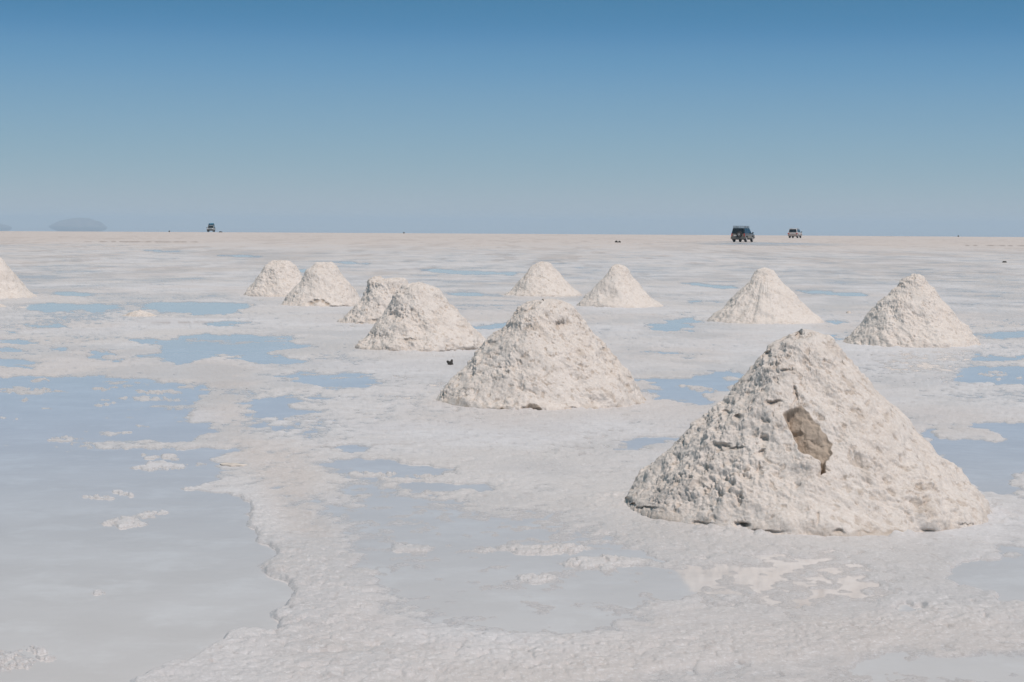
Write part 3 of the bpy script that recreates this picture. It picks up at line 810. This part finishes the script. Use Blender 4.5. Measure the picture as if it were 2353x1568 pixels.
def car(label, loc, head, paint, lower, trim, L=4.75, Wd=1.84, Hb=1.80, rack=None, spare=False, front=False, group=None, lh=.42):
    root = bpy.data.objects.new('off_road_car', None); COL.objects.link(root)
    root.location = loc; root.rotation_euler.z = -head
    tag(root, label, 'car', group)
    hw, yr, yf = Wd / 2, -L / 2, L / 2
    wr, wy0, wy1 = .385, yr + .95, yf - .86         # wheel radius and axle positions
    belt, sill = Hb * .60, .41
    def arch(yc):
        ra = wr + .07
        return [(yc + ra * math.cos(a), wr + ra * math.sin(a)) for a in [math.pi - i * math.pi / 10 for i in range(11)] if wr + ra * math.sin(a) > sill]
    prof = [(yr + .02, sill + .05)] + [(yr + .12, sill)] + arch(wy0) + [(0, sill)] + arch(wy1) + [(yf - .1, sill), (yf, sill + .12), (yf, .86), (yf - .06, .98), (yf - 1.25, belt + .03),
            (yr + .02, belt), (yr, belt - .12), (yr - .01, .8)]
    b = MB().extrude_x(prof, -hw, hw)
    # cabin: four-sided, drawn in at the top
    yb0, yb1, yt0, yt1, tw = yr + .02, yf - 1.22, yr + .22, yf - 2.0, hw - .17
    lo = [(-hw + .02, yb0, belt - .02), (hw - .02, yb0, belt - .02), (hw - .02, yb1, belt - .02), (-hw + .02, yb1, belt - .02)]
    hi = [(-tw, yt0, Hb), (tw, yt0, Hb), (tw, yt1, Hb), (-tw, yt1, Hb)]
    vl = [b.bm.verts.new(p) for p in lo]; vh = [b.bm.verts.new(p) for p in hi]
    b.bm.faces.new(vl[::-1]); b.bm.faces.new(vh)
    for i in range(4): b.bm.faces.new((vl[i], vl[(i + 1) % 4], vh[(i + 1) % 4], vh[i]))
    b.build('body', paint, root, bevel=.09)
    LO, HI = [Vector(p) for p in lo], [Vector(p) for p in hi]
    def pane(i, a0, a1, h0, h1):
        """pane on cabin side i between fractions a along and h up"""
        p, q, r_, t = LO[i], LO[(i + 1) % 4], HI[(i + 1) % 4], HI[i]
        def at(a, h): return p.lerp(q, a).lerp(t.lerp(r_, a), h)
        return [at(a0, h0), at(a1, h0), at(a1, h1), at(a0, h1)]
    MB().slab(pane(0, .07, .93, .10, .90), .012).build('rear_window', M_GLASS, root)
    MB().slab(pane(2, .06, .94, .08, .93), .012).build('windscreen', M_GLASS, root)
    for i in (1, 3):
        cuts = [(.05, .33), (.36, .63), (.66, .93)]
        if i == 3: cuts = [(1 - c1, 1 - c0) for c0, c1 in cuts]
        for c0, c1 in cuts:
            MB().slab(pane(i, c0, c1, .12, .88), .012).build('side_window', M_SKYGLASS, root)
    MB().box((0, yr - .012, .86), (Wd - .34, .04, .40), bev=.015).build('tailgate', lower, root)
    MB().box((0, -.1, .40), (Wd - .75, L - 1.0, .18)).build('underbody', M_BLACK, root)
    # lower cladding, bumpers, lamps
    MB().box((0, yr - .05, .55), (Wd + .02, .22, .34), bev=.04).build('rear_bumper', trim, root)
    MB().box((0, yf + .04, .60), (Wd + .02, .22, .26), bev=.04).build('front_bumper', trim, root)
    for sx in (-1, 1):
        MB().box((sx * (hw + .012), (wy0 + wy1) / 2, .62), (.035, wy1 - wy0 - 1.0, .30), bev=.012).build('door_cladding', lower, root)
        MB().box((sx * (hw + .05), (wy0 + wy1) / 2, .44), (.16, wy1 - wy0 - 1.0, .05), bev=.012).build('side_step', M_BLACK, root)
        MB().box((sx * (hw - .09), yr - .02, belt - (.16 if lh > .3 else .2)), (.13 if lh > .3 else .34, .09, lh * .9), bev=.02).build('tail_light', M_RED, root)
        hl = MB().box((sx * (hw - .24), yf + .005, .83), (.36, .08, .19), bev=.03).build('headlight', M_LAMP, root)
        mr = MB().box((sx * (hw + .16), yf - 1.5, belt + .10), (.20, .13, .20), bev=.03).bar((sx * (hw - .04), yf - 1.45, belt + .02), (sx * (hw + .12), yf - 1.5, belt + .06), .025)
        mr.build('wing_mirror', M_BLACK, root)
        for yc in (wy0, wy1):
            prof = [(-.13, .20), (-.13, wr - .06), (-.09, wr), (.09, wr), (.13, wr - .06), (.13, .20)]
            w = MB().lathe(prof, 'x', (sx * (hw - .15), yc, wr)).build('wheel', M_TYRE, root, smooth=False)
            MB().lathe([(-.02, .245), (.03, .235), (.035, .20), (.0, .17), (.02, .08), (.04, .05)] if sx > 0 else [(.02, .245), (-.03, .235), (-.035, .20), (0, .17), (-.02, .08), (-.04, .05)],
                       'x', (sx * (hw - .03), yc, wr)).build('rim', M_RIM, w)
        MB().box((sx * (hw - .15), wy0 - .47, .37), (.28, .03, .30)).build('mud_flap', M_BLACK, root)
    MB().box((0, yf + .02, .83), (.85, .06, .17), bev=.02).bar((-.4, yf + .06, .80), (.4, yf + .06, .80), .012).bar((-.4, yf + .06, .86), (.4, yf + .06, .86), .012).build('grille', M_BLACK if not front else M_CHROME, root)
    MB().box((-hw + .55 if spare else 0, yr - .03, .83 if spare else .92), (.42, .05, .13), bev=.01).build('number_plate', M_PLATE, root)
    MB().bar((-.35 if spare else .4, yr - .04, belt + .0), (-.15 if spare else .4, yr - .04, belt + .0), .025).build('door_handle', M_BLACK, root)
    if spare:
        sp = MB().lathe([(-.12, .22), (-.13, .33), (-.08, .385), (.06, .385), (.11, .33), (.11, .2)], 'y', (.22, yr - .16, 1.02)).build('spare_wheel', M_TYRE, root)
        MB().lathe([(-.10, .05), (-.11, .08), (-.05, .10), (-.08, .17), (-.10, .205), (.0, .205)], 'y', (.22, yr - .19, 1.02)).build('rim', M_RIM, sp)
    if rack == 'basket':
        m = MB()
        y0, y1, x = yt0 + .05, yt1 - .1, tw - .02
        for z in (Hb + .08, Hb + .24):
            for a, b_ in (((-x, y0), (x, y0)), ((x, y0), (x, y1)), ((x, y1), (-x, y1)), ((-x, y1), (-x, y0))):
                m.bar((*a, z), (*b_, z), .024)
        for k in range(7):
            yy = y0 + (y1 - y0) * k / 6
            m.bar((-x, yy, Hb + .08), (x, yy, Hb + .08), .02)
            for xx in (-x, x): m.bar((xx, yy, Hb - .02), (xx, yy, Hb + .24), .02)
        for k in range(1, 6):
            for yy in (y0, y1): m.bar((-x + 2 * x * k / 6, yy, Hb + .08), (-x + 2 * x * k / 6, yy, Hb + .24), .018)
        m.build('roof_rack', M_BLACK, root)
    elif rack == 'rails':
        m = MB()
        for xx in (-tw + .08, tw - .08):
            m.bar((xx, yt0 + .1, Hb + .08), (xx, yt1 - .1, Hb + .08), .03)
            for k in range(3):
                yy = yt0 + .15 + (yt1 - yt0 - .3) * k / 2
                m.bar((xx, yy, Hb - .03), (xx, yy, Hb + .08), .025)
        for yy in (yt0 + .4, yt1 - .5): m.bar((-tw + .08, yy, Hb + .1), (tw - .08, yy, Hb + .1), .025)
        m.build('roof_rails', M_CHROME, root)
    return root

M_DARKPAINT = plain('dark_blue_grey_paint', (.02, .026, .028), .3, .3, .6)
M_TANPAINT = plain('dusty_beige_paint', (.24, .22, .18), .5)
M_PALEPAINT = plain('pale_silver_paint', (.62, .57, .54), .35, .1, .5)
M_PALELOW = plain('pale_dusty_paint', (.50, .44, .41), .5)
M_GREYPAINT = plain('dusty_grey_paint', (.33, .32, .29), .45, .1, .3)
M_GREYTRIM = plain('dusty_grey_trim', (.12, .115, .10), .7)
M_WARMTRIM = plain('dusty_brown_trim', (.30, .25, .22), .7)

GRP = 'off-road cars driving on the salt flat'
p = ground(1707, 556.5)
car('dark off-road car with a spare wheel on its back door and a roof basket', p, R(22.5), M_DARKPAINT, M_TANPAINT, M_GREYTRIM, rack='basket', spare=True, group=GRP, Hb=1.82)
p = ground(1827, 547.6)
car('pale off-road car with roof rails driving off beyond the dark one', p, R(19.5), M_PALEPAINT, M_PALELOW, M_WARMTRIM, Wd=1.72, Hb=1.72, rack='rails', group=GRP, lh=.2)
p = ground(485, 533.2)
CAR3 = p.copy()
h3 = math.pi - .02 + math.atan2(p.x, p.y)
car('dusty off-road car on the left horizon coming closer under a blue roof load', p, h3 + R(7), M_GREYPAINT, M_GREYPAINT, M_GREYTRIM, Wd=1.72, Hb=1.62, rack='basket', front=True, group=GRP)

M_BLUE = plain('blue_tarpaulin', (.03, .17, .27), .55, var=.3)
bm = bmesh.new()
bmesh.ops.create_cube(bm, size=1)
bmesh.ops.subdivide_edges(bm, edges=bm.edges[:], cuts=7, use_grid_fill=True)
for vtx in bm.verts:
    c = vtx.co
    q = Vector((c.x * 1.26, c.y * 1.9, c.z * .46))
    rr_ = (abs(c.x * 2) ** 4 + abs(c.y * 2) ** 4 + abs(c.z * 2) ** 4) ** .25
    q = q / max(rr_, 1) * 1.02
    q.z += .05 * math.sin(c.x * 9 + 1) * math.cos(c.y * 8) + (.06 if c.z > 0 and c.x < 0 else 0)
    vtx.co = q
me = bpy.data.meshes.new('roof_luggage'); bm.to_mesh(me); bm.free()
for q in me.polygons: q.use_smooth = True
lug = link('roof_luggage', me, M_BLUE)
hd = -(h3 + R(7))
off = Matrix.Rotation(hd, 3, 'Z') @ Vector((0, -.85, 0))
lug.location = CAR3 + off + Vector((0, 0, 1.62 + .10 + .22)); lug.rotation_euler.z = hd
tag(lug, 'bulky load under a blue tarpaulin tied on the roof of the oncoming car', 'luggage')
m = MB()
for yy in (-.5, 0, .5):
    m.bar((-.68, yy, -.2), (-.60, yy, .27), .014); m.bar((-.60, yy, .30), (.60, yy, .27), .014); m.bar((.60, yy, .27), (.68, yy, -.2), .014)
m.build('strap', M_BLACK, lug)

# ------------------------------------------------------------------ small things lying on the salt
M_STONE = plain('dark_stone', (.045, .042, .036), .85, var=.4, scale=20)
M_SLAB = plain('brown_salt_slab', (.60, .535, .47), .8, var=.25, scale=14)

def lump(name, label, cat, x, y, w, h, depth, seed, m, spikes=0, group=None):
    p = ground(x, y)
    rng = random.Random(seed)
    bm = bmesh.new()
    bmesh.ops.create_icosphere(bm, subdivisions=4, radius=1)
    co = np.array([v.co[:] for v in bm.verts])
    n = fbm3((co[:, 0] * 1.6 + seed, co[:, 1] * 1.6, co[:, 2] * 1.6), 3, seed)
    dirs = [Vector((rng.uniform(-1, 1), rng.uniform(-.6, .6), rng.uniform(.5, 1))).normalized() for _ in range(spikes)]
    for v, k in zip(bm.verts, n):
        r = .62 + .75 * k
        for d in dirs: r += .75 * max(0, v.co.normalized().dot(d)) ** 22
        c = v.co * r
        v.co = (c.x * w / 2, c.y * depth / 2, max(c.z, -.35) * h * .75 + h * .22)
    me = bpy.data.meshes.new(name); bm.to_mesh(me); bm.free()
    o = link(name, me, m); o.location = p
    return tag(o, label, cat, group)

lump('black_scrap', 'ragged black scrap lying on white salt beside the broad middle pile', 'scrap', 1035, 841, .075, .06, .06, 3, M_STONE, spikes=3)
lump('dark_stone', 'larger hump of the pair of black lumps on the far flat, farther from the cars', 'stone', 1416.5, 557.8, .36, .22, .3, 5, M_STONE, group='dark lumps far out on the salt')
lump('dark_stone', 'black lump on the far flat, the one of the pair nearer the cars', 'stone', 1423.5, 557.9, .36, .21, .3, 8, M_STONE, group='dark lumps far out on the salt')
lump('dark_stone', 'flat grey stone alone on the salt beyond the right-hand pile', 'stone', 2308, 604, .25, .09, .2, 12, M_STONE, group='dark lumps far out on the salt')
lump('dark_stone', 'small dark stone at the upper end of the pale track between puddles', 'stone', 453, 867.5, .05, .016, .05, 15, M_STONE, group='small stones by the track')
lump('dark_stone', 'tiny dark stone on the pale track beside the middle puddle', 'stone', 567, 895.5, .03, .016, .03, 17, M_STONE, group='small stones by the track')
lump('far_lump', 'tiny dark speck on the horizon left of the oncoming car', 'lump', 389, 533.6, .32, .36, .4, 21, M_STONE, group='specks on the horizon')
lump('far_lump', 'low dark speck on the horizon just right of the oncoming car', 'lump', 507, 534.4, .75, .30, .5, 22, M_STONE, group='specks on the horizon')
lump('far_lump', 'dark speck on the horizon above the gap between the left and middle piles', 'lump', 928, 537.0, .40, .34, .4, 23, M_STONE, group='specks on the horizon')
lump('far_lump', 'dark speck on the horizon far right of the pale car', 'lump', 2202, 544.6, .32, .36, .4, 24, M_STONE, group='specks on the horizon')
lump('salt_clod', 'brownish salt clod between the runnelled pile and the right-hand pile', 'salt clod', 1950, 721, .10, .06, .08, 31, M_SLAB)

def slab(name, label, outline, t, lift, m):
    P = [ground(x, y) for x, y in outline]
    c = sum(P, Vector()) / len(P)
    bm = bmesh.new()
    n = len(P)
    top = [bm.verts.new((p.x - c.x, p.y - c.y, t + lift * max(0, (p.y - c.y)) / .12)) for p in P]
    bot = [bm.verts.new((p.x - c.x, p.y - c.y, -.01)) for p in P]
    bm.faces.new(top); bm.faces.new(bot[::-1])
    for i in range(n): bm.faces.new((top[i], bot[i], bot[(i + 1) % n], top[(i + 1) % n]))
    bmesh.ops.recalc_face_normals(bm, faces=bm.faces)
    me = bpy.data.meshes.new(name); bm.to_mesh(me); bm.free()
    o = link(name, me, m); o.location = c
    return tag(o, label, 'salt slab')
slab('salt_slab', 'broken brown-edged salt slab lying at the edge of the big left pool',
     [(505, 1070), (512, 1068), (522, 1067.4), (531, 1068.4), (540, 1068.2), (553, 1070), (566, 1071.4), (569, 1073), (556, 1074), (541, 1073.6), (530, 1074.4), (519, 1073.6), (511, 1072.6)], .014, .0, M_SLAB)

# ------------------------------------------------------------------ the air
HAZE_D = 1.5e-4
bm = bmesh.new()
bmesh.ops.create_cube(bm, size=1)
for vtx in bm.verts:
    vtx.co = (vtx.co.x * 28000, vtx.co.y * 28000, (vtx.co.z + .5) * (58 + 73) - 73)
me = bpy.data.meshes.new('haze'); bm.to_mesh(me); bm.free()
mh = bpy.data.materials.new('air_haze'); mh.use_nodes = True
t = mh.node_tree; t.nodes.clear()
o_ = t.nodes.new('ShaderNodeOutputMaterial'); pv = t.nodes.new('ShaderNodeVolumePrincipled')
pv.inputs['Color'].default_value = (.585, .75, .895, 1)
pv.inputs['Density'].default_value = HAZE_D
pv.inputs['Density Attribute'].default_value = ''
pv.inputs['Anisotropy'].default_value = 0.0
t.links.new(pv.outputs[0], o_.inputs['Volume'])
hz = link('haze', me, mh)
hz.display_type = 'WIRE'
tag(hz, kind='stuff')
